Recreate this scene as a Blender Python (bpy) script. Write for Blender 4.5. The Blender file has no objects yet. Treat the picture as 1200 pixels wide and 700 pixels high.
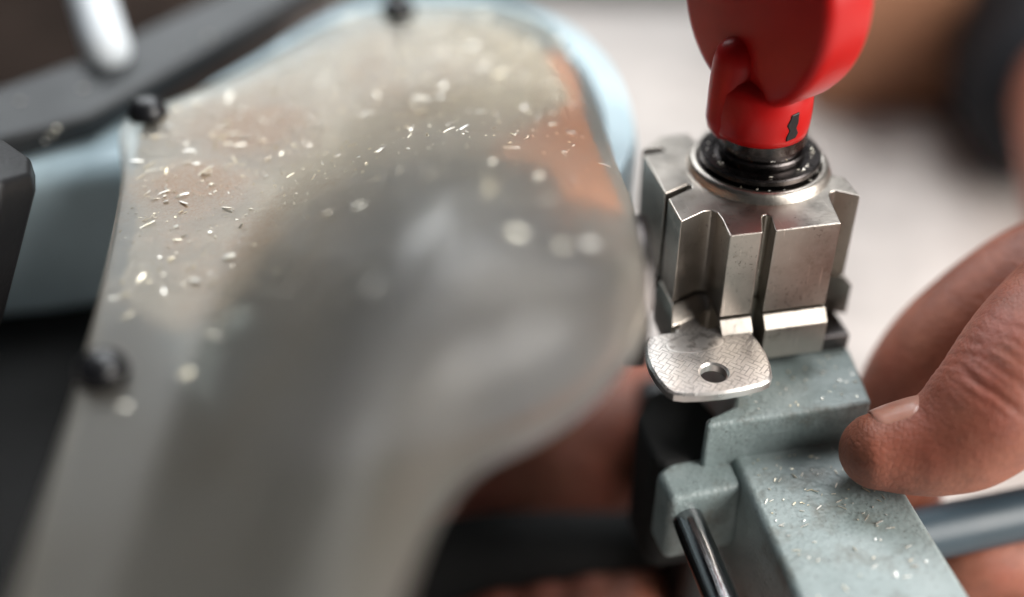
import bpy, bmesh, math, random
import numpy as np
from mathutils import Vector, Matrix, noise as mnoise

S = 0.001                      # everything below is written in millimetres
scene = bpy.context.scene
COL = scene.collection
R = math.radians

# ------------------------------------------------------------------ camera
TH = R(37.5)
cam_loc = Vector((-46.1, -192.8, 116.7))
cd = bpy.data.cameras.new("camera")
cam = bpy.data.objects.new("camera", cd); COL.objects.link(cam)
cam.location = cam_loc * S
cam.rotation_euler = (R(90) - TH, 0, 0)
cd.sensor_width = 36.0
cd.lens = 42.0
cd.clip_start = 0.01
cd.clip_end = 50
cd.dof.use_dof = True
cd.dof.focus_distance = 0.2105
cd.dof.aperture_fstop = 2.7
scene.camera = cam

# ------------------------------------------------------------------ world, light, exposure
w = bpy.data.worlds.new("World"); scene.world = w; w.use_nodes = True
w.node_tree.nodes["Background"].inputs[0].default_value = (0.80, 0.88, 1.0, 1)
w.node_tree.nodes["Background"].inputs[1].default_value = 0.025

def area(name, loc, target, size, power, col, size_y=None):
    l = bpy.data.lights.new(name, 'AREA'); l.energy = power; l.color = col
    l.shape = 'RECTANGLE'; l.size = size * S; l.size_y = (size_y or size) * S
    o = bpy.data.objects.new(name, l); COL.objects.link(o)
    o.location = Vector(loc) * S
    o.rotation_euler = (Vector(target) - Vector(loc)).to_track_quat('-Z', 'Y').to_euler()
    return o
area("window_light", (640, -290, 350), (0, -20, -20), 540, 12.5, (1.0, 0.965, 0.92), 640)
area("ceiling_light", (160, 420, 800), (60, 130, -100), 420, 6.0, (0.95, 0.98, 1.0))
area("back_window_light", (-330, 900, 650), (-40, 0, -50), 620, 7.0, (0.93, 0.97, 1.0))

scene.view_settings.view_transform = 'Standard'
scene.view_settings.look = 'None'
scene.view_settings.gamma = 1.0
scene.view_settings.exposure = 0.0
scene.cycles.use_denoising = True
scene.cycles.max_bounces = 10
scene.cycles.transmission_bounces = 8
scene.cycles.caustics_refractive = True
scene.cycles.blur_glossy = 0.5
scene.cycles.sample_clamp_indirect = 6.0

# ------------------------------------------------------------------ helpers
F_ = Vector((0, math.cos(TH), -math.sin(TH))); U_ = Vector((0, math.sin(TH), math.cos(TH))); R_ = Vector((1, 0, 0))
def ray(u, v): return F_ + R_ * ((u - 600) / 1400) + U_ * ((350 - v) / 1400)
def dep(u, v, t): return cam_loc + ray(u, v) * t            # point at a given distance
def onz(u, v, z):                                           # point on a given level
    d = ray(u, v); return cam_loc + d * ((z - cam_loc.z) / d.z)

def tag(o, label=None, cat=None, group=None, kind=None):
    for k, val in (("label", label), ("category", cat), ("group", group), ("kind", kind)):
        if val: o[k] = val
    return o
def empty(name, loc, rz=0.0):
    o = bpy.data.objects.new(name, None); COL.objects.link(o)
    o.location = Vector(loc) * S; o.rotation_euler = (0, 0, rz); o.empty_display_size = 0.01
    return o
def smoothstep(x):
    x = max(0.0, min(1.0, x)); return x * x * (3 - 2 * x)

class MB:
    def __init__(self): self.bm = bmesh.new()
    def prism(self, poly, z0, z1, taper_top=0.0):
        bm = self.bm
        a = [bm.verts.new((x, y, z0)) for x, y in poly]; b = [bm.verts.new((x, y, z1)) for x, y in poly]
        n = len(poly)
        bm.faces.new(a[::-1]); bm.faces.new(b)
        for i in range(n): bm.faces.new((a[i], a[(i + 1) % n], b[(i + 1) % n], b[i]))
        return self
    def box(self, x0, x1, y0, y1, z0, z1):
        return self.prism([(x0, y0), (x1, y0), (x1, y1), (x0, y1)], z0, z1)
    def loft(self, rings, cap=True, closed=True):
        bm = self.bm
        vs = [[bm.verts.new(p) for p in r] for r in rings]
        n = len(rings[0])
        for i in range(len(vs) - 1):
            for j in range(n if closed else n - 1):
                bm.faces.new((vs[i][j], vs[i][(j + 1) % n], vs[i + 1][(j + 1) % n], vs[i + 1][j]))
        if cap:
            bm.faces.new(vs[0][::-1]); bm.faces.new(vs[-1])
        return self
    def lathe(self, prof, c=(0, 0, 0), axis=(0, 0, 1), n=64):
        q = Vector((0, 0, 1)).rotation_difference(Vector(axis).normalized())
        rings = []
        for r, z in prof:
            rings.append([Vector(c) + q @ Vector((r * math.cos(2 * math.pi * k / n), r * math.sin(2 * math.pi * k / n), z)) for k in range(n)])
        return self.loft(rings)
    def tube(self, pts, rads, n=32, sub=8, round_ends=True, flat=1.0, up=None):
        P = catmull([Vector(p) for p in pts], sub); Q = catmull([Vector((r, 0, 0)) for r in rads], sub)
        rings = []
        u0 = Vector(up) if up else Vector((0, 0, 1))
        m = len(P)
        def frame(i):
            t = (P[min(i + 1, m - 1)] - P[max(i - 1, 0)]).normalized()
            s = t.cross(u0).normalized(); return t, s, s.cross(t)
        def ring(c, r, s, v): return [c + s * (r * math.cos(2 * math.pi * k / n)) + v * (r * flat * math.sin(2 * math.pi * k / n)) for k in range(n)]
        if round_ends:
            t, s, v = frame(0); r = Q[0].x
            for a in (85, 70, 50, 25): rings.append(ring(P[0] - t * (r * math.sin(R(a))), r * math.cos(R(a)), s, v))
        for i in range(m):
            t, s, v = frame(i); rings.append(ring(P[i], Q[i].x, s, v))
        if round_ends:
            t, s, v = frame(m - 1); r = Q[-1].x
            for a in (25, 50, 70, 85): rings.append(ring(P[-1] + t * (r * math.sin(R(a))), r * math.cos(R(a)), s, v))
        return self.loft(rings)
    def build(self, name, mat, parent=None, origin=(0, 0, 0), smooth=None, bevel=None, seg=3, subsurf=0):
        bm = self.bm
        bmesh.ops.recalc_face_normals(bm, faces=bm.faces)
        for v in bm.verts: v.co = (v.co - Vector(origin)) * S
        me = bpy.data.meshes.new(name); bm.to_mesh(me); bm.free()
        o = bpy.data.objects.new(name, me); COL.objects.link(o)
        if mat: me.materials.append(mat)
        if parent: o.parent = parent
        else: o.location = Vector(origin) * S
        for p in me.polygons: p.use_smooth = True
        if smooth is not None: sharp_edges(me, smooth)
        if bevel:
            b = o.modifiers.new("bevel", 'BEVEL'); b.width = bevel * S; b.segments = seg; b.limit_method = 'ANGLE'; b.angle_limit = R(30); b.harden_normals = True
        if subsurf:
            s_ = o.modifiers.new("sub", 'SUBSURF'); s_.levels = s_.render_levels = subsurf
        return o
def sharp_edges(me, deg):
    bm = bmesh.new(); bm.from_mesh(me)
    for e in bm.edges:
        e.smooth = not (len(e.link_faces) == 2 and e.calc_face_angle(0) > R(deg))
    bm.to_mesh(me); bm.free()
def catmull(P, sub):
    out = []; n = len(P)
    for i in range(n - 1):
        p0 = P[i - 1] if i else P[0] * 2 - P[1]; p1, p2 = P[i], P[i + 1]; p3 = P[i + 2] if i + 2 < n else P[-1] * 2 - P[-2]
        for k in range(sub):
            t = k / sub
            out.append(0.5 * ((2 * p1) + (p2 - p0) * t + (2 * p0 - 5 * p1 + 4 * p2 - p3) * t * t + (3 * p1 - p0 - 3 * p2 + p3) * t ** 3))
    out.append(P[-1].copy()); return out
def catloop(P, sub):
    P = [Vector((p[0], p[1], 0)) for p in P]; n = len(P); out = []
    for i in range(n):
        p0, p1, p2, p3 = P[i - 1], P[i], P[(i + 1) % n], P[(i + 2) % n]
        for k in range(sub):
            t = k / sub
            q = 0.5 * ((2 * p1) + (p2 - p0) * t + (2 * p0 - 5 * p1 + 4 * p2 - p3) * t * t + (3 * p1 - p0 - 3 * p2 + p3) * t ** 3)
            out.append((q.x, q.y))
    return out

# ------------------------------------------------------------------ materials
class NT:
    def __init__(self, name):
        self.m = bpy.data.materials.new(name); self.m.use_nodes = True
        self.t = self.m.node_tree; self.b = self.t.nodes["Principled BSDF"]; self.out = self.t.nodes["Material Output"]
        self.tc = self.t.nodes.new("ShaderNodeTexCoord")
    def n(self, typ, **kw):
        nd = self.t.nodes.new(typ)
        for k, v in kw.items(): setattr(nd, k, v)
        return nd
    def l(self, a, b): self.t.links.new(a, b)
    def mapping(self, scale=(1, 1, 1), rot=(0, 0, 0), loc=(0, 0, 0)):
        mp = self.n("ShaderNodeMapping"); mp.inputs["Scale"].default_value = scale; mp.inputs["Rotation"].default_value = rot; mp.inputs["Location"].default_value = loc
        self.l(self.tc.outputs["Object"], mp.inputs[0]); return mp.outputs[0]
    def noise(self, scale, detail=4, rough=0.55, vec=None, dist=0.0):
        nd = self.n("ShaderNodeTexNoise"); nd.inputs["Scale"].default_value = scale; nd.inputs["Detail"].default_value = detail
        nd.inputs["Roughness"].default_value = rough; nd.inputs["Distortion"].default_value = dist
        self.l(vec if vec else self.tc.outputs["Object"], nd.inputs["Vector"]); return nd.outputs["Fac"]
    def ramp(self, fac, stops):
        r = self.n("ShaderNodeValToRGB"); cr = r.color_ramp
        while len(cr.elements) < len(stops): cr.elements.new(0.5)
        for e, (p, c) in zip(cr.elements, stops):
            e.position = p; e.color = (c if len(c) == 4 else (*c, 1)) if isinstance(c, tuple) else (c, c, c, 1)
        self.l(fac, r.inputs[0]); return r.outputs[0]
    def mix(self, fac, a, b, mode='MIX'):
        m = self.n("ShaderNodeMix", data_type='RGBA', blend_type=mode)
        for sock, val in ((m.inputs[0], fac), (m.inputs[6], a), (m.inputs[7], b)):
            if hasattr(val, 'links') or isinstance(val, bpy.types.NodeSocket): self.l(val, sock)
            elif isinstance(val, tuple): sock.default_value = (*val, 1) if len(val) == 3 else val
            else: sock.default_value = val
        return m.outputs[2]
    def math(self, op, a, b=0.0):
        m = self.n("ShaderNodeMath", operation=op)
        for i, val in enumerate((a, b)):
            if isinstance(val, bpy.types.NodeSocket): self.l(val, m.inputs[i])
            else: m.inputs[i].default_value = val
        return m.outputs[0]
    def bump(self, h, strength=0.3, dist=0.1, prev=None):
        b = self.n("ShaderNodeBump"); b.inputs["Strength"].default_value = strength; b.inputs["Distance"].default_value = dist * S
        self.l(h, b.inputs["Height"])
        if prev: self.l(prev, b.inputs["Normal"])
        return b.outputs[0]
    def set(self, **kw):
        for k, v in kw.items():
            s = self.b.inputs[k.replace('_', ' ')]
            if isinstance(v, bpy.types.NodeSocket): self.l(v, s)
            elif isinstance(v, tuple) and s.type == 'RGBA': s.default_value = (*v, 1)
            else: s.default_value = v
        return self

def metal(name, col, rough, vary=0.12, pits=True, dark=(0.10, 0.085, 0.07), aniso=(60, 60, 900)):
    k = NT(name)
    brush = k.noise(1.0, 3, 0.6, k.mapping(tuple(a * 8 for a in aniso)))
    blot = k.noise(130, 5, 0.65)
    c = k.ramp(blot, [(0.3, tuple(x * (1 - vary) for x in col)), (0.7, tuple(min(1, x * (1 + vary)) for x in col))])
    if pits:
        p = k.ramp(k.noise(1100, 4, 0.75), [(0.56, 0.0), (0.66, 1.0)])
        p2 = k.ramp(k.noise(95, 4, 0.6), [(0.45, 0.0), (0.62, 1.0)])
        f = k.math('MULTIPLY', p, p2)
        c = k.mix(f, c, dark)
    if pits:
        sc_ = k.ramp(k.noise(1.0, 4, 0.65, k.mapping((2200, 90, 140), (0.3, 0.5, 0.7)), 0.4), [(0.64, 0.0), (0.68, 0.5)])
        c = k.mix(sc_, c, tuple(min(1, x * 1.7) for x in col))
        stain = k.ramp(k.noise(180, 5, 0.7, k.mapping(loc=(0.4, 0.1, 0.6))), [(0.55, 0.0), (0.75, 0.55)])
        c = k.mix(stain, c, (0.22, 0.17, 0.12))
    rr = k.math('ADD', k.math('MULTIPLY', blot, 0.25), rough - 0.12)
    rr = k.math('ADD', rr, k.math('MULTIPLY', k.math('SUBTRACT', brush, 0.5), 0.15))
    nrm = k.bump(brush, 0.10, 0.05)
    nrm = k.bump(k.noise(1400, 3, 0.65), 0.30, 0.08, nrm)
    k.set(Base_Color=c, Metallic=1.0, Roughness=rr, Normal=nrm)
    return k.m
def paint(name, col, rough=0.4, grain=0.25, grain_scale=1500, speck=True, vary=0.1, metallic=0.0, scuff=(0.16, 0.17, 0.16)):
    k = NT(name)
    blot = k.noise(60, 5, 0.6)
    c = k.ramp(blot, [(0.3, tuple(x * (1 - vary) for x in col)), (0.7, tuple(min(1, x * (1 + vary)) for x in col))])
    if speck:
        sp = k.ramp(k.noise(1150, 3, 0.7), [(0.58, 0.0), (0.68, 0.9)])
        f2 = k.ramp(k.noise(60, 3, 0.6, k.mapping(loc=(0.3, 0.1, 0))), [(0.42, 0.15), (0.65, 1.0)])
        c = k.mix(k.math('MULTIPLY', sp, f2), c, scuff)
    rr = k.math('ADD', k.math('MULTIPLY', blot, 0.2), rough - 0.1)
    h = k.noise(grain_scale, 2, 0.5)
    nrm = k.bump(h, grain, 0.25)
    k.set(Base_Color=c, Roughness=rr, Normal=nrm, Metallic=metallic)
    return k.m

def edge_mask(k, radius, lo, hi):
    bv = k.n("ShaderNodeBevel"); bv.samples = 6; bv.inputs["Radius"].default_value = radius * S
    g_ = k.n("ShaderNodeNewGeometry")
    dp = k.n("ShaderNodeVectorMath", operation='DOT_PRODUCT'); k.l(bv.outputs[0], dp.inputs[0]); k.l(g_.outputs["Normal"], dp.inputs[1])
    e = k.math('SUBTRACT', 1.0, dp.outputs["Value"])
    return k.ramp(k.math('ADD', e, k.math('MULTIPLY', k.math('SUBTRACT', k.noise(520, 4, 0.7), 0.5), 0.35)), [(lo, 0.0), (hi, 1.0)])
def worn_cast():
    k = NT('worn_hammered_paint')
    blot = k.noise(70, 6, 0.65)
    c = k.ramp(blot, [(0.28, (0.22, 0.275, 0.27)), (0.5, (0.31, 0.375, 0.375)), (0.72, (0.39, 0.455, 0.455))])
    cell = k.n("ShaderNodeTexVoronoi"); cell.inputs["Scale"].default_value = 1100; k.l(k.tc.outputs["Object"], cell.inputs["Vector"])
    ham = k.ramp(cell.outputs["Distance"], [(0.1, 0.0), (0.7, 1.0)])
    sp = k.ramp(k.noise(1250, 4, 0.75), [(0.56, 0.0), (0.68, 0.75)])
    area_ = k.ramp(k.noise(75, 4, 0.6, k.mapping(loc=(0.3, 0.1, 0))), [(0.36, 0.12), (0.62, 1.0)])
    c = k.mix(k.math('MULTIPLY', sp, area_), c, (0.075, 0.075, 0.062))
    oil = k.ramp(k.noise(130, 5, 0.7, k.mapping(loc=(0.7, 0.2, 0.4))), [(0.52, 0.0), (0.70, 0.75)])
    c = k.mix(oil, c, (0.15, 0.15, 0.125))
    chip = edge_mask(k, 1.0, 0.30, 0.40)
    c = k.mix(chip, c, (0.50, 0.52, 0.51))
    chipd = k.ramp(k.noise(300, 4, 0.8, k.mapping(loc=(0.1, 0.9, 0.2))), [(0.68, 0.0), (0.71, 1.0)])
    c = k.mix(chipd, c, (0.09, 0.088, 0.08))
    nrm = k.bump(ham, 0.22, 0.22); nrm = k.bump(k.noise(850, 3, 0.6), 0.30, 0.25, nrm); nrm = k.bump(k.noise(150, 3), 0.35, 0.9, nrm)
    k.set(Base_Color=c, Roughness=k.math('ADD', k.math('MULTIPLY', blot, 0.3), 0.26), Normal=nrm, Metallic=k.math('MULTIPLY', chip, 0.6))
    return k.m
M = {}
M['jaw'] = metal('jaw_steel', (0.48, 0.44, 0.395), 0.34)
M['key'] = None
M['steel'] = metal('bright_steel', (0.62, 0.62, 0.61), 0.25, pits=False)
M['rod'] = metal('dark_rod', (0.34, 0.34, 0.35), 0.15, pits=False, aniso=(300, 10, 10))
M['black_metal'] = metal('blackened_steel', (0.10, 0.09, 0.088), 0.27, pits=False)
M['cast'] = worn_cast()
M['body'] = paint('pale_blue_paint', (0.52, 0.66, 0.72), 0.4, 0.1, 900, speck=False)
M['dark_plastic'] = paint('dark_plastic', (0.015, 0.017, 0.019), 0.5, 0.2, 900, speck=False)
M['black'] = paint('black_plastic', (0.010, 0.010, 0.011), 0.45, 0.25, 1200, speck=False)
M['brass'] = metal('dull_brass', (0.55, 0.50, 0.41), 0.55, pits=False)
M['housing'] = paint('blue_black_paint', (0.026, 0.032, 0.050), 0.5, 0.2, 900, speck=False, vary=0.4)
M['rubber'] = paint('black_rubber', (0.008, 0.008, 0.008), 0.8, 0.3, 900, speck=False)
M['white'] = paint('white_enamel', (0.75, 0.80, 0.84), 0.35, 0.05, 600, speck=False)
M['screw'] = paint('black_screw', (0.012, 0.012, 0.014), 0.30, 0.05, 600, speck=False)
M['orange'] = paint('orange_tint', (0.75, 0.24, 0.07), 0.5, 0.05, 600, speck=False)
M['backing'] = paint('warm_grey_paint', (0.68, 0.62, 0.51), 0.5, 0.1, 900, speck=False)
M['navy'] = paint('navy_cloth', (0.006, 0.008, 0.012), 0.85, 0.4, 1500, speck=False)
M['bench'] = paint('pale_bench', (0.60, 0.55, 0.515), 0.6, 0.1, 300, speck=False, vary=0.2)
M['floor'] = paint('brown_grey_floor', (0.42, 0.35, 0.31), 0.7, 0.0, 100, speck=False)
M['wood'] = paint('brown_wood', (0.36, 0.17, 0.095), 0.6, 0.0, 100, speck=False, vary=0.25)
M['darkwood'] = paint('dark_brown_wood', (0.07, 0.05, 0.042), 0.6, 0.0, 100, speck=False, vary=0.4)
M['blue_lever'] = paint('blue_grey_paint', (0.03, 0.052, 0.068), 0.4, 0.1, 900, speck=False)

def red_plastic():
    k = NT('red_plastic')
    blot = k.noise(90, 4)
    k.set(Base_Color=k.ramp(blot, [(0.3, (0.43, 0.005, 0.005)), (0.7, (0.50, 0.009, 0.008))]),
          Roughness=k.math('ADD', k.math('MULTIPLY', blot, 0.12), 0.30), Normal=k.bump(k.noise(700, 2), 0.04, 0.1))
    k.b.inputs["Specular IOR Level"].default_value = 0.3
    return k.m
M['red'] = red_plastic()

def frosted():
    k = NT('frosted_plastic')
    k.t.nodes.remove(k.b)
    # brown dust that has settled on the sheet, in patches with their own shape
    mp = k.mapping()
    def patch(x, y, r):
        v = k.n("ShaderNodeVectorMath", operation='DISTANCE'); v.inputs[1].default_value = (x * S, y * S, 0)
        sep = k.n("ShaderNodeSeparateXYZ"); k.l(mp, sep.inputs[0]); cmb = k.n("ShaderNodeCombineXYZ")
        k.l(sep.outputs[0], cmb.inputs[0]); k.l(sep.outputs[1], cmb.inputs[1]); k.l(cmb.outputs[0], v.inputs[0])
        return k.math('SUBTRACT', 1.0, k.math('DIVIDE', v.outputs["Value"], r * S))
    d = k.math('MAXIMUM', patch(-97, 14, 22), patch(-104, -8, 17))
    d = k.math('MAXIMUM', d, k.math('MULTIPLY', patch(-70, 30, 40), 0.4)); d = k.math('MAXIMUM', d, k.math('MULTIPLY', patch(-92, -30, 26), 0.55))
    nz = k.noise(110, 6, 0.7)
    dust = k.ramp(k.math('ADD', k.math('MULTIPLY', d, 0.85), k.math('SUBTRACT', nz, 0.5)), [(0.05, 0.0), (0.60, 0.9)])
    fine = k.ramp(k.noise(1900, 2, 0.6), [(0.35, 0.6), (0.6, 1.0)])
    dust = k.math('MULTIPLY', dust, fine)
    haze = k.noise(45, 4, 0.6)
    base = k.ramp(haze, [(0.3, (0.58, 0.53, 0.44)), (0.5, (0.67, 0.64, 0.565)), (0.7, (0.75, 0.73, 0.67))])
    col = k.mix(dust, base, (0.42, 0.24, 0.11))
    scr = k.ramp(k.noise(1.0, 3, 0.6, k.mapping((2600, 60, 60), (0, 0, 0.9)), 0.6), [(0.62, 0.0), (0.66, 1.0)])
    nrm = k.bump(k.noise(900, 2), 0.06, 0.1); nrm = k.bump(scr, 0.10, 0.05, nrm)
    p = k.n("ShaderNodeBsdfPrincipled"); k.l(col, p.inputs["Base Color"]); p.inputs["Roughness"].default_value = 0.36; k.l(nrm, p.inputs["Normal"])
    tr = k.n("ShaderNodeBsdfTranslucent"); k.l(col, tr.inputs[0])
    rf = k.n("ShaderNodeBsdfPrincipled"); rf.inputs["Base Color"].default_value = (0.96, 0.935, 0.885, 1); rf.inputs["Transmission Weight"].default_value = 1.0
    rf.inputs["Roughness"].default_value = 0.30; rf.inputs["IOR"].default_value = 1.2
    m1 = k.n("ShaderNodeMixShader"); m1.inputs[0].default_value = 0.35; k.l(p.outputs[0], m1.inputs[1]); k.l(tr.outputs[0], m1.inputs[2])
    m2 = k.n("ShaderNodeMixShader")
    fac = k.math('MULTIPLY', k.math('SUBTRACT', 1.0, dust), 0.90)
    k.l(fac, m2.inputs[0]); k.l(m1.outputs[0], m2.inputs[1]); k.l(rf.outputs[0], m2.inputs[2])
    k.l(m2.outputs[0], k.out.inputs[0])
    return k.m
M['guard'] = frosted()

def key_mat():
    k = NT('nickel_key')
    # basket weave of short bars stamped into the bow
    def bricks(rot, off):
        b = k.n("ShaderNodeTexBrick"); b.inputs["Scale"].default_value = 1.0
        b.inputs["Color1"].default_value = (1, 1, 1, 1); b.inputs["Color2"].default_value = (1, 1, 1, 1); b.inputs["Mortar"].default_value = (0, 0, 0, 1)
        b.inputs["Mortar Size"].default_value = 0.09; b.inputs["Mortar Smooth"].default_value = 0.4
        b.inputs["Brick Width"].default_value = 1.9; b.inputs["Row Height"].default_value = 0.75; b.offset = 0.5
        k.l(k.mapping((820, 820, 820), (0, 0, rot), (off, off, 0)), b.inputs["Vector"]); return b.outputs["Color"]
    a, b2 = bricks(R(45), 0), bricks(R(-45), 0.4)
    chk = k.n("ShaderNodeTexChecker"); chk.inputs["Scale"].default_value = 1.0
    k.l(k.mapping((426, 426, 426), (0, 0, R(45))), chk.inputs["Vector"])
    weave = k.mix(chk.outputs["Fac"], a, b2)
    wv = k.n("ShaderNodeSeparateColor"); k.l(weave, wv.inputs[0]); weave = wv.outputs[0]
    # oval field, plain inside
    sep = k.n("ShaderNodeSeparateXYZ"); k.l(k.tc.outputs["Object"], sep.inputs[0])
    ex = k.math('DIVIDE', k.math('SUBTRACT', sep.outputs[0], -18.2 * S), 5.6 * S); ey = k.math('DIVIDE', k.math('SUBTRACT', sep.outputs[1], -24.0 * S), 2.7 * S)
    rr = k.math('SQRT', k.math('ADD', k.math('MULTIPLY', ex, ex), k.math('MULTIPLY', ey, ey)))
    ring = k.ramp(rr, [(0.90, 1.0), (0.97, 0.0), (1.03, 0.0), (1.10, 1.0)])
    inside = k.math('LESS_THAN', rr, 1.0)
    h = k.math('MAXIMUM', weave, inside)
    h = k.math('MULTIPLY', h, ring)
    blot = k.noise(300, 5, 0.65)
    worn = k.ramp(k.noise(700, 4, 0.7), [(0.35, 0.35), (0.65, 1.0)])
    stain = k.ramp(k.noise(420, 4, 0.65, k.mapping(loc=(0.02, 0, 0))), [(0.50, 0.0), (0.62, 0.75)])
    stain = k.math('MULTIPLY', stain, k.math('LESS_THAN', rr, 0.95))
    sn = k.n('ShaderNodeSeparateXYZ'); k.l(k.tc.outputs['Normal'], sn.inputs[0])
    h = k.math('MAXIMUM', h, k.math('LESS_THAN', sn.outputs[2], 0.8))
    line = k.math('MULTIPLY', k.math('SUBTRACT', 1.0, h), worn)
    c = k.ramp(blot, [(0.3, (0.68, 0.64, 0.61)), (0.7, (0.82, 0.78, 0.75))])
    c = k.mix(k.math('MULTIPLY', line, 0.75), c, (0.13, 0.11, 0.10))
    c = k.mix(stain, c, (0.25, 0.22, 0.20))
    nrm = k.bump(h, 0.30, 0.10); nrm = k.bump(k.noise(1500, 3), 0.12, 0.05, nrm)
    k.set(Base_Color=c, Metallic=0.9, Roughness=k.math('ADD', k.math('MULTIPLY', blot, 0.25), 0.20), Normal=nrm)
    return k.m
M['key'] = key_mat()

def shaving_mat():
    k = NT('brass_shaving')
    g = k.noise(260, 2)
    k.set(Base_Color=k.ramp(g, [(0.35, (0.93, 0.82, 0.60)), (0.6, (0.96, 0.94, 0.88))]), Metallic=0.6, Roughness=0.35)
    return k.m
M['shaving'] = shaving_mat()

def skin():
    k = NT('skin')
    blot = k.noise(70, 6, 0.65)
    c = k.ramp(blot, [(0.30, (0.19, 0.058, 0.034)), (0.5, (0.32, 0.108, 0.064)), (0.62, (0.40, 0.145, 0.088)), (0.78, (0.48, 0.205, 0.13))])
    red = k.ramp(k.noise(38, 3, 0.6, k.mapping(loc=(0.2, 0.5, 0.1))), [(0.45, 0.0), (0.65, 0.55)])
    c = k.mix(red, c, (0.40, 0.105, 0.07))
    grime = k.ramp(k.noise(330, 6, 0.75), [(0.56, 0.0), (0.76, 0.6)])
    c = k.mix(grime, c, (0.10, 0.045, 0.03))
    v = k.n("ShaderNodeTexVoronoi", feature='DISTANCE_TO_EDGE'); v.inputs["Scale"].default_value = 1000
    warp = k.n("ShaderNodeVectorMath", operation='ADD'); nn = k.n("ShaderNodeTexNoise"); nn.inputs["Scale"].default_value = 300
    k.l(k.tc.outputs["Object"], nn.inputs["Vector"])
    sc = k.n("ShaderNodeVectorMath", operation='SCALE'); sc.inputs[3].default_value = 0.0012; k.l(nn.outputs["Color"], sc.inputs[0])
    k.l(k.mapping((1.0, 1.0, 0.55), (0.4, 0.2, 0.8)), warp.inputs[0]); k.l(sc.outputs[0], warp.inputs[1]); k.l(warp.outputs[0], v.inputs["Vector"])
    h = k.ramp(v.outputs["Distance"], [(0.0, 0.0), (0.16, 1.0)])
    lines = k.noise(1.0, 4, 0.6, k.mapping((260, 260, 1500), (0.75, 0.55, 0.0)), 0.8)
    pore = k.ramp(k.noise(1500, 2, 0.6), [(0.30, 0.0), (0.42, 1.0)])
    nrm = k.bump(h, 0.30, 0.18); nrm = k.bump(lines, 0.35, 0.5, nrm); nrm = k.bump(pore, 0.25, 0.12, nrm); nrm = k.bump(k.noise(420, 4, 0.6), 0.20, 0.4, nrm)
    c = k.mix(k.math('MULTIPLY', k.math('SUBTRACT', 1.0, h), 0.18), c, (0.12, 0.045, 0.03))
    k.set(Base_Color=c, Roughness=k.math('ADD', k.math('MULTIPLY', blot, 0.25), 0.36), Normal=nrm)
    k.b.inputs["Subsurface Weight"].default_value = 0.2
    k.b.inputs["Subsurface Radius"].default_value = (1.0, 0.35, 0.2)
    k.b.inputs["Subsurface Scale"].default_value = 0.0012
    return k.m
M['skin'] = skin()
k = NT('nail')
k.set(Base_Color=k.ramp(k.noise(200, 3), [(0.3, (0.42, 0.185, 0.135)), (0.7, (0.52, 0.27, 0.205))]), Roughness=0.28, Normal=k.bump(k.noise(900, 2, 0.5, k.mapping((1, 0.15, 1))), 0.08, 0.1))
k.b.inputs["Subsurface Weight"].default_value = 0.2; k.b.inputs["Subsurface Scale"].default_value = 0.001
M['nail'] = k.m

# ------------------------------------------------------------------ setting
MB().box(-4000, 4000, -1500, 6000, -905, -900).build('floor', M['floor'])["kind"] = "structure"
MB().box(-4000, 4000, 5200, 5260, -900, 2200).build('wall', M['floor'])["kind"] = "structure"

bench = empty('workbench', (-100, -200, -900))
def child(mb, name, mat, root, **kw):
    o = mb.build(name, mat, root, **kw)
    o.location = -Vector(root.location)
    return o
child(MB().box(-700, 700, -500, 345, -150, -118), 'bench_top', M['bench'], bench, bevel=3)
for lx in (-660, 520):
    for ly in (-460, 260):
        child(MB().box(lx - 25, lx + 25, ly - 25, ly + 25, -900, -150), 'leg', M['darkwood'], bench, bevel=2)
tag(bench, 'pale grey beige workbench under the key machine, out of focus', 'workbench')

def crate(name, label, cat, x0, x1, y0, y1, z0, z1, mat):
    r = empty(name, ((x0 + x1) / 2, (y0 + y1) / 2, z0))
    child(MB().box(x0, x1, y0, y1, z0, z1 - 12), 'carcass', mat, r, bevel=3)
    child(MB().box(x0 - 4, x1 + 4, y0 - 4, y1 + 4, z1 - 11.9, z1), 'lid', mat, r, bevel=3)
    tag(r, label, cat)
crate('wooden_box', 'brown wooden box standing on the bench behind the red knob', 'box', 72, 128, 235, 292, -118, 10, M['wood'])
crate('wooden_chest', 'dark brown wooden chest behind the machine at upper left', 'box', -420, -118, 175, 290, -118, -8, M['darkwood'])

# ------------------------------------------------------------------ key cutting machine
mach = empty('key_cutting_machine', (-90, 0, -118))
tag(mach, 'pale blue key cutting machine with a frosted plastic guard dusted with brass', 'key machine')

# body: hollow casting, its open top under the guard
body_out = catloop([(-25.5, 2), (-20.6, 18), (-20.2, 34), (-23.6, 56), (-32, 75), (-45, 88), (-60, 94), (-76, 92), (-91, 82), (-105, 58), (-116, 38),
                    (-116, 15), (-111, -12), (-109, -30), (-100, -42), (-86, -44), (-70, -40), (-54, -32), (-44, -24), (-34, -12)], 6)
bc = Vector((-72, 5, 0))
rings = []
for s_, z in ((0.97, -22), (1.0, -20), (1.0, -14), (0.998, -9), (0.988, -6.2), (0.972, -5), (0.87, -4.6), (0.85, -6), (0.84, -30)):
    rings.append([Vector((bc.x + (x - bc.x) * s_, bc.y + (y - bc.y) * s_, z)) for x, y in body_out])
child(MB().loft(rings), 'machine_body', M['body'], mach, smooth=50)
child(MB().prism([(-190, 10), (-150, 16), (-117.5, 24), (-117.5, 50), (-190, 50)], -50, -13), 'motor_housing', M['body'], mach, bevel=6, seg=5)
child(MB().box(-112, -66, 30, 84, -100, -22.5), 'pedestal', M['black'], mach, bevel=4)
child(MB().box(-200, -117, -140, 50, -118, -50.5), 'shade_plinth', M['rubber'], mach, bevel=5)  # base whose black upper part stands in for shade on the casting's front
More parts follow.
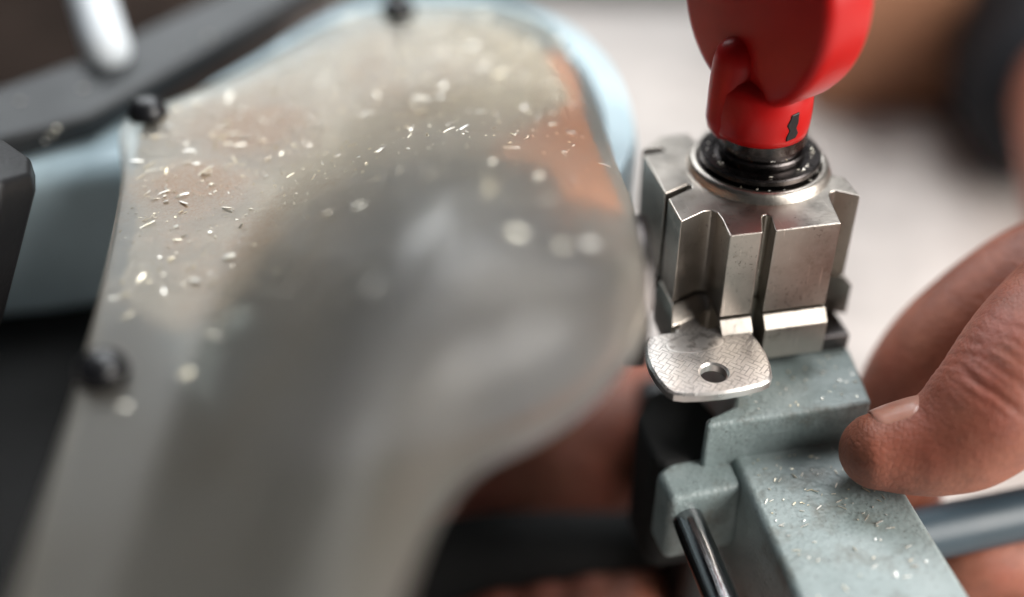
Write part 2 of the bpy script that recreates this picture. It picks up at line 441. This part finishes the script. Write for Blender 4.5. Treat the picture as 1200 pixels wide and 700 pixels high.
child(MB().box(-116.5, -56, -110, 84, -118, -100.5), 'darkening_slab', M['black'], mach, bevel=4)  # black slab added to hide lit bench and keep the area below the guard dark
child(MB().tube([dep(400, 705, 274), dep(560, 655, 272), dep(745, 640, 276)], [12, 10, 8]), 'feed_lever', M['rubber'], mach)

# dark rail behind the guard
rail = [(-185, 4), (-150, 17), (-131, 29), (-112, 62), (-93, 97), (-73, 134), (-84, 141), (-106, 107), (-122, 84), (-141, 56), (-157, 40), (-190, 28)]
rail = [(x - 4.5, y + 2.5) for x, y in rail]
child(MB().prism(rail, -12.5, -6.5), 'tray_rail', M['dark_plastic'], mach, bevel=1.6)
# white handle beyond the rail
child(MB().tube([(-164, 120, 18), (-152, 90, 6), (-138.5, 58, -4)], [4.6, 5.0, 5.4]), 'white_handle', M['white'], mach)
# black knob at the left, faceted
kn = []
kc, ka = dep(-62, 245, 206), Vector((0.35, 0.25, 0.9)).normalized()
child(MB().lathe([(0.5, -22), (11, -22), (13, -19), (13.5, 8), (12, 11), (0.5, 12)], kc, ka, n=10), 'black_knob', M['black'], mach, bevel=0.8)

# guard
rim_line = catloop([(-29.8, 24), (-27.2, -2), (-25.4, -25), (-25.2, -40), (-26.2, -50.5), (-28.6, -58.5), (-35.2, -69.5), (-42.3, -76.8), (-50, -82.3), (-55, -90), (-58.5, -102), (-63, -123), (-68, -146)], 60)[:-60]
rim_xy = np.array(rim_line)
def ghei(x, y):
    bx = smoothstep((x + 96) / 42.0)
    by = smoothstep((38 - y) / 108.0)
    d = math.sqrt(((rim_xy - (x, y)) ** 2).sum(axis=1).min())
    d = max(0.0, min(1.0, d / 30.0))
    rx = 0.34 + 0.66 * math.sqrt(max(0.0, 1 - (1 - d) ** 2.2))
    crown = 1.2 * math.sin(math.pi * max(0, min(1, (x + 122) / 90.0)))
    return 27.0 * bx * by * rx + crown
gout = catloop([(-123.5, 18), (-118, -5), (-113, -36), (-110, -60), (-107.5, -85), (-105, -115), (-102, -140), (-84, -148), (-68, -146), (-63, -123), (-58.5, -102), (-55, -90), (-50, -82.3),
                (-42.3, -76.8), (-35.2, -69.5), (-28.6, -58.5), (-26.2, -50.5), (-25.2, -40), (-25.4, -25), (-27.2, -2), (-29.8, 24), (-33, 46), (-37, 60), (-47, 70), (-60, 72.5), (-73, 71), (-86, 62), (-101, 41), (-114, 27)], 5)
gc = Vector((-72, -28))
bm = bmesh.new()
NR = 40
grid = []
for i in range(NR + 1):
    s_ = (i / NR) ** 0.8
    row = []
    for x, y in gout:
        px, py = gc.x + (x - gc.x) * s_, gc.y + (y - gc.y) * s_
        row.append((px, py, ghei(px, py)))
    grid.append(row)
n = len(gout)
for dz, sc in ((0.35, 1.004), (1.2, 1.0085), (2.4, 1.011), (5.5, 1.012)):        # turned-down lip
    grid.append([(gc.x + (x - gc.x) * sc, gc.y + (y - gc.y) * sc, ghei(x, y) - dz * (1.0 if dz < 5 else (0.45 + 0.55 * smoothstep((ghei(x, y) - 1) / 8)))) for x, y in gout])
c0 = bm.verts.new((gc.x, gc.y, ghei(*gc)))
vs = [[bm.verts.new(p) for p in row] for row in grid[1:]]
for j in range(n): bm.faces.new((c0, vs[0][j], vs[0][(j + 1) % n]))
for i in range(len(vs) - 1):
    for j in range(n): bm.faces.new((vs[i][j], vs[i + 1][j], vs[i + 1][(j + 1) % n], vs[i][(j + 1) % n]))
g = MB(); g.bm = bm
guard = child(g, 'safety_guard', M['guard'], mach)
so = guard.modifiers.new('thick', 'SOLIDIFY'); so.thickness = 1.3 * S; so.offset = -1
def screw(x, y):
    z = ghei(x, y) + 0.1
    mb = MB().lathe([(0.05, 3.6), (1.4, 3.45), (2.6, 3.0), (3.5, 2.0), (3.9, 0.8), (3.9, 0.0), (1.4, -0.2), (1.3, -5), (0.05, -5)][::-1], (x, y, z), n=32)
    o = mb.build('guard_screw', M['screw'], guard)
    o.location = (0, 0, 0)
    return o
for x, y in ((-119.0, 19.5), (-72.3, 65.6), (-106.3, -60)): screw(x, y)

# cutter wheel with teeth, its spindle nut and the brush under the guard
def wheel(cx, cy, cz, r, x0, x1, teeth):
    rr = []
    for k_ in range(teeth):
        a0 = 2 * math.pi * k_ / teeth; a1 = 2 * math.pi * (k_ + 0.62) / teeth
        rr += [(r, a0), (r - 1.0, a1)]
    mb = MB()
    mb.loft([[Vector((x, cy + q * math.cos(a), cz + q * math.sin(a))) for q, a in rr] for x in (x0, x1)])
    return mb
child(wheel(-26, -36, -2, 12.5, -27.4, -24.5, 48), 'cutter_wheel', M['black_metal'], mach)
child(MB().prism([(gx, gy) for gx, gy in catloop([(-120, 17), (-112.5, -18), (-110, -36), (-100, -44), (-91, -36), (-86, -20), (-74, -4), (-50, 2), (-34, 0), (-33, 24), (-37, 44), (-41, 57), (-50, 66), (-62, 68.5), (-73, 67), (-84, 59), (-99, 40), (-112, 26)], 5)], -4.5, -2.2), 'backing_plate', M['backing'], mach)
# dark cutter housing just under the bulge
hb = MB(); hrows = []
hp = catloop([(-88, -20), (-80, -4), (-66, -4), (-50, -8), (-35, -10), (-29.5, -28), (-30.5, -46), (-38, -55), (-53, -64), (-66, -68), (-82, -70), (-92, -55)], 5)
hc = Vector((-60, -42))
for s_ in (1.0, 0.95, 0.88, 0.78, 0.66, 0.5, 0.35, 0.2, 0.02):
    hrows.append([Vector((hc.x + (x - hc.x) * s_, hc.y + (y - hc.y) * s_, ghei(hc.x + (x - hc.x) * s_, hc.y + (y - hc.y) * s_) - (3.2 + 8 * (max(0, s_ - .5) / .5) ** 2.2))) for x, y in hp])
hrows.insert(0, [Vector((p.x, p.y, -8)) for p in hrows[0]])
child(hb.loft(hrows), 'cutter_housing', M['housing'], mach, smooth=60)
sp = onz(490, 207, 14)
for _ in range(8): sp = onz(490, 207, ghei(sp.x, sp.y))
e_ = .5
sn_ = Vector((-(ghei(sp.x + e_, sp.y) - ghei(sp.x - e_, sp.y)), -(ghei(sp.x, sp.y + e_) - ghei(sp.x, sp.y - e_)), 1)).normalized()
child(MB().lathe([(0.1, -6), (10.5, -6), (11, -5), (11, -1.0), (10.2, -0.3), (7.2, -0.2), (6.6, -1.0), (6.4, -3.0), (4.6, -3.0), (4.2, -1.2), (0.1, -1.0)], sp - sn_ * 5.0, sn_, n=48), 'spindle_nut', M['brass'], mach, smooth=40)

ch = []
for y in np.linspace(52, -34, 16):
    x0, x1 = -50.0 + 0.0 * y, -32.5 + (0.045 * (40 - y) if y < 40 else 0)
    if y > 40: x0 += (y - 40) * .2; x1 -= (y - 40) * .3
    a = [Vector((x, y, ghei(x, y) - 2.4 - 7.0 * (1 - i_ / 5) ** 1.5)) for i_, x in enumerate(np.linspace(x0, x1, 6))]; b_ = [p - Vector((0, 0, 1.5)) for p in a[::-1]]
    ch.append(a + b_)
child(MB().loft(ch), 'orange_tint_strip', M['orange'], mach, smooth=60)  # invented strip, added to give the guard an orange glow from beneath

# ------------------------------------------------------------------ carriage
AL = R(11.3)
car = empty('vise_carriage', (0, 0, -118), AL)
tag(car, 'grey blue hammered carriage carrying a steel four way key clamp under a red wing knob', 'key clamp')
def cc(mb, name, mat, parent=None, **kw):
    o = mb.build(name, mat, parent or car, **kw)
    if parent is None: o.location = (0, 0, 118 * S)
    return o
def arc(cx, cy, r, a0, a1, k_=6):
    return [(cx + r * math.cos(R(a0 + (a1 - a0) * i / k_)), cy + r * math.sin(R(a0 + (a1 - a0) * i / k_))) for i in range(k_ + 1)]
# plan of the clamp, counter-clockwise from the front-left corner block
def jaw_plan(e=0.0, slots=True):
    fy, lx, rx, by = -20.9 - e, -19.8 - e * .5, 14.3 + e, 14.5
    p = [(lx, -14.9 - e * 1.7), (-14.8 + e * .3, -12.5 - e * 1.6), (-13.4, -12.6 - e * 1.3), (-12.65, -13.5 - e * .8), (-12.5, -15.5 - e * .4), (-12.9, fy)]
    p += [(-6.9, fy)]
    p += [(-5.3, -16.4), (-4.9, -15.8), (-4.2, -15.8), (-3.7, -16.4), (-4.6, fy)]
    p += [(7.6, fy), (8.7, -14.0), (9.2, -12.0), (9.8, -11.0), (10.7, -10.7), (rx + .2, -13.4), (rx, -6.6), (12.6, -5.6), (12.4, 0.5), (14.0, 2.0), (rx - .3, 10.5)]
    p += [(9.5, 9.8), (8.8, 11), (8.6, by), (-6, by), (-6.2, 10.5), (-8.5, 10.4), (-9.0, by), (-14.5, by), (lx + .2, 10.2), (-15.6, 10.2), (-15.2, 9.4), (-15.6, 8.6), (lx, 8.4)]
    p += [(lx, -5.6), (-14.9, -3.3), (-14.3, -3.9), (-14.5, -4.8), (lx, -7.4)]
    return p
up = cc(MB().prism(jaw_plan(), -18.0, 0.0), 'upper_jaw', M['jaw'], bevel=0.28, seg=2)
# lower jaw: standing 2 mm proud with a polished chamfer towards the upper jaw
lo = MB(); pl0, pl1 = jaw_plan(0.2), jaw_plan(2.2)
lo.loft([[Vector((x, y, z)) for x, y in q] for q, z in ((pl1, -27.5), (pl1, -20.6), (pl0, -18.4))])
cc(lo, 'lower_jaw', M['jaw'], bevel=0.2, seg=2)
cc(MB().lathe([(0.1, -27), (10.5, -27), (10.5, 0), (0.1, 0)], (-1, -1, -2)), 'clamp_core', M['black_metal'])
cc(MB().box(-10.5, 15.0, -19.5, 12, -31.2, -27.4), 'jaw_seat', M['black_metal'], bevel=0.6)
# raised ring, black washers and stem
cc(MB().lathe([(10.8, -0.5), (13.6, -0.5), (13.3, 0.25), (12.9, 1.2), (12.4, 1.75), (11.7, 1.9), (11.3, 1.5), (11.0, 0.8), (10.8, 0.5)], (0, 0, 0), n=96), 'collar_ring', M['jaw'], smooth=60)
cc(MB().lathe([(0.1, 0.2), (11.0, 0.2), (11.0, 1.6), (10.2, 1.8), (10.2, 2.3), (11.15, 2.5), (11.15, 3.3), (10.85, 3.55), (8.8, 3.6), (8.6, 3.2), (8.2, 3.2), (8.2, 4.7), (7.9, 5.0), (7.2, 5.05), (7.0, 6.2), (8.0, 6.6), (8.0, 8.9), (0.1, 8.9)], n=96), 'washer', M['black_metal'], smooth=22)
# red wing knob
knob = empty('wing_knob', (0, 0, 0)); knob.parent = car; knob.location = (-1.0 * S, 0, 118 * S)
WA = R(-56) - AL                                                 # direction of the wing inside the carriage frame
stem = MB().lathe([(0.1, 8.6), (8.2, 8.6), (8.75, 9.0), (8.95, 10.2), (9.05, 13), (8.8, 17.5), (7.6, 19.5), (5.0, 20.5), (0.1, 20.6)], n=64).build('stem', M['red'], knob, smooth=50)
# wing: a thick disc with a rounded rim
wp = []
WR = 17.8
def wing_outline(off):
    pts = []
    r = WR - off
    for k_ in range(72):
        a = 2 * math.pi * k_ / 72
        x = r * 1.0 * math.sin(a) - 0.8; z = 34.5 - r * 1.12 * math.cos(a)
        pts.append((x, z))
    return pts
wr = []
TK = 5.6
for off, yy in ((2.0, -TK), (0.9, -TK + 0.35), (0.25, -TK + 1.1), (0.0, -TK + 2.2), (0.0, TK - 2.2), (0.25, TK - 1.1), (0.9, TK - 0.35), (2.0, TK)):
    wr.append([Vector((x, yy, z)) for x, z in wing_outline(off)])
rotw = Matrix.Rotation(WA, 3, 'Z')
wr = [[rotw @ p for p in r_] for r_ in wr]
MB().loft(wr).build('wing', M['red'], knob, smooth=60)
# rounded rib on each face
for sgn in (-1, 1):
    prof = []
    mb = MB()
    pts = [rotw @ Vector((-2.6, sgn * 5.0, z)) for z in (11, 14, 17, 20, 22.5)]
    mb.tube(pts, [4.4, 4.4, 4.4, 4.3, 4.1], n=32, up=(1, 0, 0.01))
    mb.build('rib', M['red'], knob)
# dark slot with a worn lip on the stem
sl = MB()
for a, wd in ((-62, 2.1),):
    d = Vector((math.cos(R(a) - AL), math.sin(R(a) - AL), 0)); t = Vector((-d.y, d.x, 0))
    ring_ = []
    c = d * 8.6
    for z in (10.2, 11.2, 12.3, 13.4, 14.6, 15.4):
        q = [c + t * wd * .5 + d * .55, c - t * wd * .5 + d * .55, c - t * wd * .5 - d * .5, c + t * wd * .5 - d * .5]
        ring_.append([p + Vector((0, 0, z + .35 * math.sin(a + i_ * 2.1))) + t * (0.14 * math.sin(z * 1.7 + a) + (.25 if i_ in (0, 3) else -.25) * math.cos(z * 2.3)) for i_, p in enumerate(q)])
    sl.loft(ring_)
sl.build('stem_slot', M['black'], knob, bevel=0.25)

# cast block and arm
cc(MB().prism([(-18.6, -34.6), (13.2, -34.6), (15.4, -20), (15.4, 16), (-10.5, 16), (-10.5, -27), (-12, -30.5), (-18.0, -32.6)], -47, -31.0), 'clamp_block', M['cast'], bevel=1.2, seg=4)
cc(MB().prism([(-12.6, -33.6), (15.2, -33.6), (14.2, -150), (-14.2, -150)], -66, -40.2), 'carriage_arm', M['cast'], bevel=1.5, seg=4)
cc(MB().prism([(-26.5, -41.5), (-12, -40.5), (-12, -32.5), (-20.5, -29.5), (-27.0, -34.0)], -58, -41.5), 'rod_bracket', M['cast'], bevel=1.6, seg=4)
cc(MB().tube([(-22.6, -40.5, -47.5), (-22.9, -100, -47.5), (-23, -160, -47.5)], [2.9, 2.9, 2.9], n=40, round_ends=False), 'guide_rod', M['rod'], smooth=40)
cc(MB().prism([(-26.8, -31), (-25, -33.5), (-13, -33), (-11, -22), (-14, -12), (-22, -13), (-26.8, -20)], -70, -41.0), 'rubber_stop', M['rubber'], bevel=3.0, seg=5)
cc(MB().box(-14, 12, -25, 20, -117.5, -66.2), 'pivot_column', M['black'], bevel=3)
cc(MB().tube([(14.5, -46, -57), (45, -43, -59), (110, -36, -64)], [5.2, 5.2, 5.4], n=32), 'lever', M['blue_lever'])

# ------------------------------------------------------------------ key in the clamp
kroot = empty('door_key', (-17.3, -28, -22.9))
kroot.location = (Matrix.Rotation(AL, 3, 'Z') @ Vector((-17.3, -28, -22.9))) * S; kroot.rotation_euler = (0, 0, AL)
tag(kroot, 'silver key with a basket weave bow held in the steel clamp', 'key')
KO = Vector((-17.3, -28, -22.9))
half = [(-6.0, -20.0), (-8.6, -20.4), (-9.8, -21.6), (-10.5, -25), (-10.75, -28.5), (-10.4, -32), (-9.6, -35.0), (-8.7, -36.2), (-7.0, -36.9), (-3.5, -37.4), (0, -37.6)]
def bow(off):
    cx_, cy_ = -17.3, -28.5
    L_ = [(cx_ + x * (1 - off / 10.5), cy_ + (y - cy_) * (1 - off / 9.0)) for x, y in half]
    Rr = [(2 * cx_ - x, y) for x, y in L_[-2::-1]]
    return L_ + Rr
def key_bow():
    bm = bmesh.new()
    out = bow(0.0); inn = bow(0.45)
    hole = [(-17.5 + 2.35 * math.cos(2 * math.pi * k_ / 40), -32.3 + 2.35 * math.sin(2 * math.pi * k_ / 40)) for k_ in range(40)]
    hol2 = [(-17.5 + 2.75 * math.cos(2 * math.pi * k_ / 40), -32.3 + 2.75 * math.sin(2 * math.pi * k_ / 40)) for k_ in range(40)]
    zt, zb = -20.6, -22.6
    def loop(pts, z): return [bm.verts.new((x, y, z)) for x, y in pts]
    A, B = loop(out, zt - .35), loop(inn, zt); C_, D_ = loop(out, zb + .35), loop(inn, zb)
    H0, H1, H2, H3 = loop(hol2, zt), loop(hole, zt - .35), loop(hole, zb + .3), loop(hol2, zb)
    def band(p, q):
        for i in range(len(p)): bm.faces.new((p[i], p[(i + 1) % len(p)], q[(i + 1) % len(p)], q[i]))
    band(A, B); band(C_, A); band(D_, C_); band(H0, H1); band(H1, H2); band(H2, H3)
    for O, H in ((B, H0), (D_, H3)):
        es = []
        for lp in (O, H):
            for i in range(len(lp)):
                e = bm.edges.get((lp[i], lp[(i + 1) % len(lp)])); es.append(e)
        bmesh.ops.triangle_fill(bm, use_beauty=True, use_dissolve=False, edges=es)
    m_ = MB(); m_.bm = bm; return m_
kb = key_bow().build('bow', M['key'], kroot, smooth=25); kb.location = -KO * S
kb2 = MB().prism([(-20.4, -21.0), (-14.6, -21.0), (-14.6, -19.8), (-15.4, -19.0), (-15.4, 2), (-17.2, 5), (-19.3, 3), (-19.3, -18.6), (-20.4, -19.4)], -22.4, -20.8).build('blade', M['key'], kroot, bevel=0.25, seg=2); kb2.location = -KO * S

# ------------------------------------------------------------------ person
per = empty('person', (60, 40, -900))
tag(per, 'person in a dark navy jacket pressing a thumb on the carriage arm', 'person')
def hand_bm():
    mb = MB()
    def T(lst, n=28, flat=1.0, up=(0, 0, 1)): mb.tube([dep(u, v, d) for u, v, d, r in lst], [r for *_, r in lst], n=n, flat=flat, up=up)
    T([(1030, 529, 209.3, 7.0), (1046, 527.5, 209.3, 7.7), (1066, 525.5, 209.1, 8.3), (1094, 521.5, 208.4, 9.1), (1130, 506, 207.5, 10.5), (1170, 470, 207, 11.5), (1212, 414, 209, 12.0), (1262, 365, 214, 12.8), (1310, 330, 222, 14), (1350, 300, 228, 15)])
    T([(1340, 340, 232, 17), (1250, 330, 233, 14), (1175, 362, 235, 12.5), (1098, 420, 238, 11.2), (1056, 482, 241, 9.8), (1048, 545, 246, 8.8), (1062, 610, 252, 8)])
    T([(1345, 480, 250, 13), (1260, 610, 246, 9.5), (1190, 652, 240, 8.6), (1132, 662, 239, 7.8), (1104, 690, 244, 7.0)])
    T([(1360, 560, 252, 12), (1280, 690, 248, 9), (1200, 720, 243, 8.2), (1145, 728, 243, 7.5), (1115, 755, 248, 6.8)])
    T([(1370, 620, 254, 11), (1300, 760, 250, 8), (1220, 790, 247, 7.2), (1160, 800, 247, 6.6)])
    T([(1335, 330, 232, 20), (1380, 420, 240, 24), (1385, 520, 248, 20), (1375, 600, 252, 14)])
    T([(1350, 420, 240, 22), (1325, 310, 258, 18.5), (1296, 215, 295, 20), (1290, 150, 345, 23), (1285, 115, 400, 26), (1275, 105, 430, 27)])
    return mb
raw = hand_bm().build('hand_raw', None, None)
rm = raw.modifiers.new('r', 'REMESH'); rm.mode = 'VOXEL'; rm.voxel_size = 0.0007
sm = raw.modifiers.new('s', 'SMOOTH'); sm.factor = 0.5; sm.iterations = 10
dg = bpy.context.evaluated_depsgraph_get()
hme = bpy.data.meshes.new_from_object(raw.evaluated_get(dg))
bpy.data.objects.remove(raw)
hme.name = 'left_hand'
co = np.empty(len(hme.vertices) * 3); hme.vertices.foreach_get('co', co); co = co.reshape(-1, 3) / S
no = np.empty(len(hme.vertices) * 3); hme.vertices.foreach_get('normal', no); no = no.reshape(-1, 3)
# creases over the knuckle: thin curved grooves across the thumb
ax_pts = [dep(1130, 506, 207.5), dep(1168, 468, 207), dep(1212, 414, 209), dep(1262, 365, 214)]
ax = np.array(ax_pts[2] - ax_pts[0]); ax /= np.linalg.norm(ax)
o0 = np.array(ax_pts[1])
rel = co - o0
along = rel @ ax
radv = rel - np.outer(along, ax); rad = np.linalg.norm(radv, axis=1)
top = np.array(U_) * 0.75 - np.array(R_) * 0.55 - np.array(F_) * 0.5; top -= ax * (top @ ax); top /= np.linalg.norm(top)
side = np.cross(ax, top)
ct = (radv @ top) / np.maximum(rad, 1e-6); st = (radv @ side) / np.maximum(rad, 1e-6)
disp = np.zeros(len(co))
near = rad < 15
rng = random.Random(4)
for s0, dp, wd, curv in ((-5.2, .35, .35, 1.5), (-3.4, .5, .4, 1.0), (-2.2, .75, .45, .4), (-0.6, .4, .35, .2), (0.8, .65, .45, -.3), (2.3, .35, .35, -.6), (4.0, .5, .4, -1.0), (6.3, .35, .35, -1.4), (9.0, .3, .4, -1.5)):
    ph = rng.random() * 6
    pos = s0 + curv * (1 - ct) * 1.6 + 0.5 * np.sin(st * 3.5 + ph) + 0.2 * np.sin(st * 9 + ph)
    fade = np.clip((ct - 0.15) / 0.5, 0, 1)
    disp -= dp * np.exp(-((along - pos) / wd) ** 2) * fade * near
# nail fold: a shallow bed where the nail sits
co2 = co + no * (disp * 0.36)[:, None]
hme.vertices.foreach_set('co', (co2 * S).ravel()); hme.update()
for p in hme.polygons: p.use_smooth = True
hand = bpy.data.objects.new('hand', hme); COL.objects.link(hand); hme.materials.append(M['skin'])
hand.parent = per; hand.location = -Vector(per.location)
# thumb nail
from mathutils.bvhtree import BVHTree
bvh = BVHTree.FromPolygons([Vector(v.co) / S for v in hme.vertices], [tuple(p.vertices) for p in hme.polygons])
def nail():
    mb = MB()
    P = [dep(1026, 531, 209.5), dep(1039, 530, 209.5), dep(1053, 528.5, 209.5), dep(1070, 526.5, 209), dep(1088, 523, 208.4)]
    C = catmull(P, 6)
    t = (P[-1] - P[0]).normalized()
    nrm = (U_ * 1.0 - F_ * 0.0 - R_ * 0.1); nrm = (nrm - t * nrm.dot(t)).normalized(); sd = t.cross(nrm)
    rows = []
    m = len(C)
    for i in range(m):
        f = i / (m - 1)
        wa = 47 * math.sqrt(max(0.02, 1 - max(0, (f - 0.55) / 0.45) ** 2.2)) * math.sqrt(max(0.1, 1 - 0.75 * max(0, (0.25 - f) / 0.25) ** 2))
        row = []
        for k_ in range(15):
            q = k_ / 7 - 1
            dvec = nrm * math.cos(R(wa * q)) + sd * math.sin(R(wa * q))
            hit = bvh.ray_cast(C[i] + dvec * 22, -dvec)[0]
            base = hit if hit else C[i] + dvec * 6
            lift = 0.26 - 0.62 * abs(q) ** 3 - 0.75 * max(0, (f - 0.80) / 0.20) ** 1.5 - 0.10 * max(0, 1 - f / 0.15)
            row.append(base + dvec * lift)
        rows.append(row)
    mb.loft(rows, cap=False, closed=False)
    o = mb.build('nail', M['nail'], hand)
    s_ = o.modifiers.new('t', 'SOLIDIFY'); s_.thickness = 0.55 * S; s_.offset = 0
    sm_ = o.modifiers.new('sm', 'SMOOTH'); sm_.factor = 0.5; sm_.iterations = 4
    s2 = o.modifiers.new('s', 'SUBSURF'); s2.levels = s2.render_levels = 1
nail()
hb2 = MB()
def T2(lst): hb2.tube([dep(u, v, d) for u, v, d, r in lst], [r for *_, r in lst], n=24)
for lst in ([(800, 470, 312, 15), (720, 505, 304, 19), (640, 545, 300, 20), (570, 585, 296, 17)], [(660, 540, 300, 20), (650, 660, 296, 20), (640, 820, 290, 22), (620, 1100, 300, 27), (600, 1400, 330, 32)],
            [(735, 540, 298, 9.5), (742, 620, 290, 9.5), (738, 690, 276, 9), (730, 725, 266, 8)],
            [(690, 570, 296, 9.5), (692, 640, 286, 9.5), (690, 705, 272, 9), (684, 742, 262, 8)],
            [(640, 590, 294, 9.5), (640, 655, 284, 9.2), (636, 715, 270, 8.8), (632, 750, 260, 7.8)],
            [(590, 605, 292, 9), (586, 665, 282, 8.4), (582, 722, 268, 8), (580, 755, 260, 7.2)],
            [(560, 590, 294, 11), (525, 620, 288, 10), (515, 660, 280, 9), (530, 695, 272, 8)]): T2(lst)
h2 = hb2.build('hand', M['skin'], per); h2.location = -Vector(per.location)
r2 = h2.modifiers.new('r', 'REMESH'); r2.mode = 'VOXEL'; r2.voxel_size = 0.0013
s2_ = h2.modifiers.new('s', 'SMOOTH'); s2_.factor = 0.5; s2_.iterations = 8
jk = MB()
jk.tube([dep(1240, 108, 425), dep(1236, 70, 450), dep(1240, -40, 500), Vector((310, 330, 190)), Vector((370, 430, 330))], [35, 37, 42, 55, 75], n=40)
jk.tube([Vector((400, 520, -420)), Vector((400, 520, -50)), Vector((400, 500, 330))], [130, 150, 120], n=40)
jk.tube([Vector((370, 430, 330)), Vector((420, 520, 350)), Vector((520, 600, 330))], [70, 80, 70], n=40)
jo = jk.build('jacket', M['navy'], per); jo.location = -Vector(per.location)
rj = jo.modifiers.new('r', 'REMESH'); rj.mode = 'VOXEL'; rj.voxel_size = 0.006
sj = jo.modifiers.new('s', 'SMOOTH'); sj.iterations = 6

# ------------------------------------------------------------------ brass shavings
def shavings(name, pts, label, seed):
    rng = random.Random(seed); mb = MB(); bm = mb.bm
    for p, nrm, ln, wd in pts:
        a = rng.gauss(0.45, 0.45) if rng.random() < .7 else rng.uniform(0, 3.14); q = Vector((0, 0, 1)).rotation_difference(nrm)
        d = q @ Vector((math.cos(a), math.sin(a), rng.uniform(-.15, .3))).normalized(); s_ = q @ Vector((-math.sin(a), math.cos(a), rng.uniform(-.35, .35))); s_.normalize(); u = d.cross(s_)
        c = Vector(p) + nrm * (0.10 + wd * 0.25)
        rows = []
        cv = rng.uniform(-.06, .14) * ln * (3 if rng.random() < .12 else 1)
        for k_ in range(4):
            f = k_ / 3 - 0.5; cc_ = c + d * (ln * f) + u * (cv * (0.25 - f * f)) ; hw = wd * (0.5 if k_ in (1, 2) else 0.3)
            rows.append([cc_ - s_ * hw - u * .04, cc_ + s_ * hw - u * .04, cc_ + s_ * hw + u * .04, cc_ - s_ * hw + u * .04])
        mb.loft(rows)
    o = mb.build(name, M['shaving'])
    for p in o.data.polygons: p.use_smooth = False
    o['kind'] = 'stuff'; o['label'] = label; o['category'] = 'shavings'
    return o
rng = random.Random(11)
def gn(x, y):
    e = .5
    return Vector((-(ghei(x + e, y) - ghei(x - e, y)) / (2 * e), -(ghei(x, y + e) - ghei(x, y - e)) / (2 * e), 1)).normalized()
def inside(x, y, poly):
    c = False; j = len(poly) - 1
    for i in range(len(poly)):
        xi, yi = poly[i]; xj, yj = poly[j]
        if (yi > y) != (yj > y) and x < (xj - xi) * (y - yi) / (yj - yi) + xi: c = not c
        j = i
    return c
gp = []
for cx_, cy_, sx, sy, cnt, big in ((-104, -6, 8, 15, 95, 1.15), (-108, 14, 9, 8, 45, 1.1), (-66, 8, 18, 18, 80, 1.2), (-62, 46, 18, 14, 120, 1.25), (-40, 10, 8, 22, 50, 1.0), (-50, -40, 14, 12, 14, 1.1), (-85, -35, 14, 15, 20, 1.3), (-85, 20, 22, 22, 50, 1.0), (-100, -24, 8, 11, 45, 1.2), (-108, -40, 4, 14, 10, 1.2), (-72, 20, 25, 30, 420, .28), (-100, 0, 12, 18, 420, .28)):
    for _ in range(int(cnt * (.68 if big > .5 else 1))):
        x, y = rng.gauss(cx_, sx), rng.gauss(cy_, sy)
        if not inside(x, y, gout): continue
        ln = big * rng.choice((.4, .6, .8, 1.1, 1.5, 2.0, 2.5)); gp.append(((x, y, ghei(x, y)), (gn(x, y) + Vector((rng.gauss(0, .22), rng.gauss(0, .22), 0))).normalized(), ln, big * rng.uniform(.16, .5)))
for u, v in ((245, 45), (320, 12), (60, 160), (52, 168), (66, 152), (98, 105), (24, 120), (210, 60)):
    p = onz(u, v, -6.5); gp.append(((p.x, p.y, -6.5), Vector((rng.gauss(0, .2), .35, 1)).normalized(), 1.5, .9))
for u, v, z, ln in ((383, 230, 22, 2.0), (445, 168, 14, 1.8), (640, 237, 22, 2.2), (606, 275, 24, 1.8), (690, 287, 20, 1.9), (632, 210, 19, 1.6), (147, 347, .6, 1.6), (232, 123, 1, 1.6), (408, 24, .5, 2.0), (218, 440, 4, 2.2), (228, 330, 4, 1.9), (268, 300, 6, 2.2), (520, 100, 4, 1.6), (555, 55, .5, 1.8), (627, 76, 1, 1.4), (660, 290, 22, 1.6)):
    p = onz(u, v, z); p = onz(u, v, ghei(p.x, p.y)); gp.append(((p.x, p.y, ghei(p.x, p.y)), (gn(p.x, p.y) + (cam_loc - p).normalized() * .3 + Vector((-.1, .45, .5)) * .6).normalized(), ln, ln * .55))
shavings('brass_shavings', gp, 'bright brass shavings scattered over the frosted guard', 1)
cp = []
rotA = Matrix.Rotation(AL, 3, 'Z')
for _ in range(120):
    x, y = rng.uniform(-11, 13.5), -36 - abs(rng.gauss(0, 16))
    sml = rng.random() < .62
    cp.append((rotA @ Vector((x, y, -40.2)), Vector((0, 0, 1)), rng.choice((.35, .5, .6)) if sml else rng.choice((.9, 1.2, 1.6)), rng.uniform(.12, .28)))
for _ in range(40):
    x, y = rng.uniform(-10, 13), rng.uniform(-33, -21); cp.append((rotA @ Vector((x, y, -31.0)), Vector((0, 0, 1)), rng.uniform(.25, .7), rng.uniform(.12, .25)))
for _ in range(55):
    a = rng.uniform(0, 6.283); r_, z_ = rng.choice(((9.6, 3.65), (9.9, 3.62), (7.95, 5.6), (11.25, 1.5), (10.9, 1.5), (9.3, 3.7)))
    cp.append(((r_ * math.cos(a), r_ * math.sin(a), z_), Vector((0, 0, 1)), rng.uniform(.2, .8), rng.uniform(.12, .3)))
shavings('brass_filings', cp, 'fine brass filings on the carriage arm and around the black washer', 2)
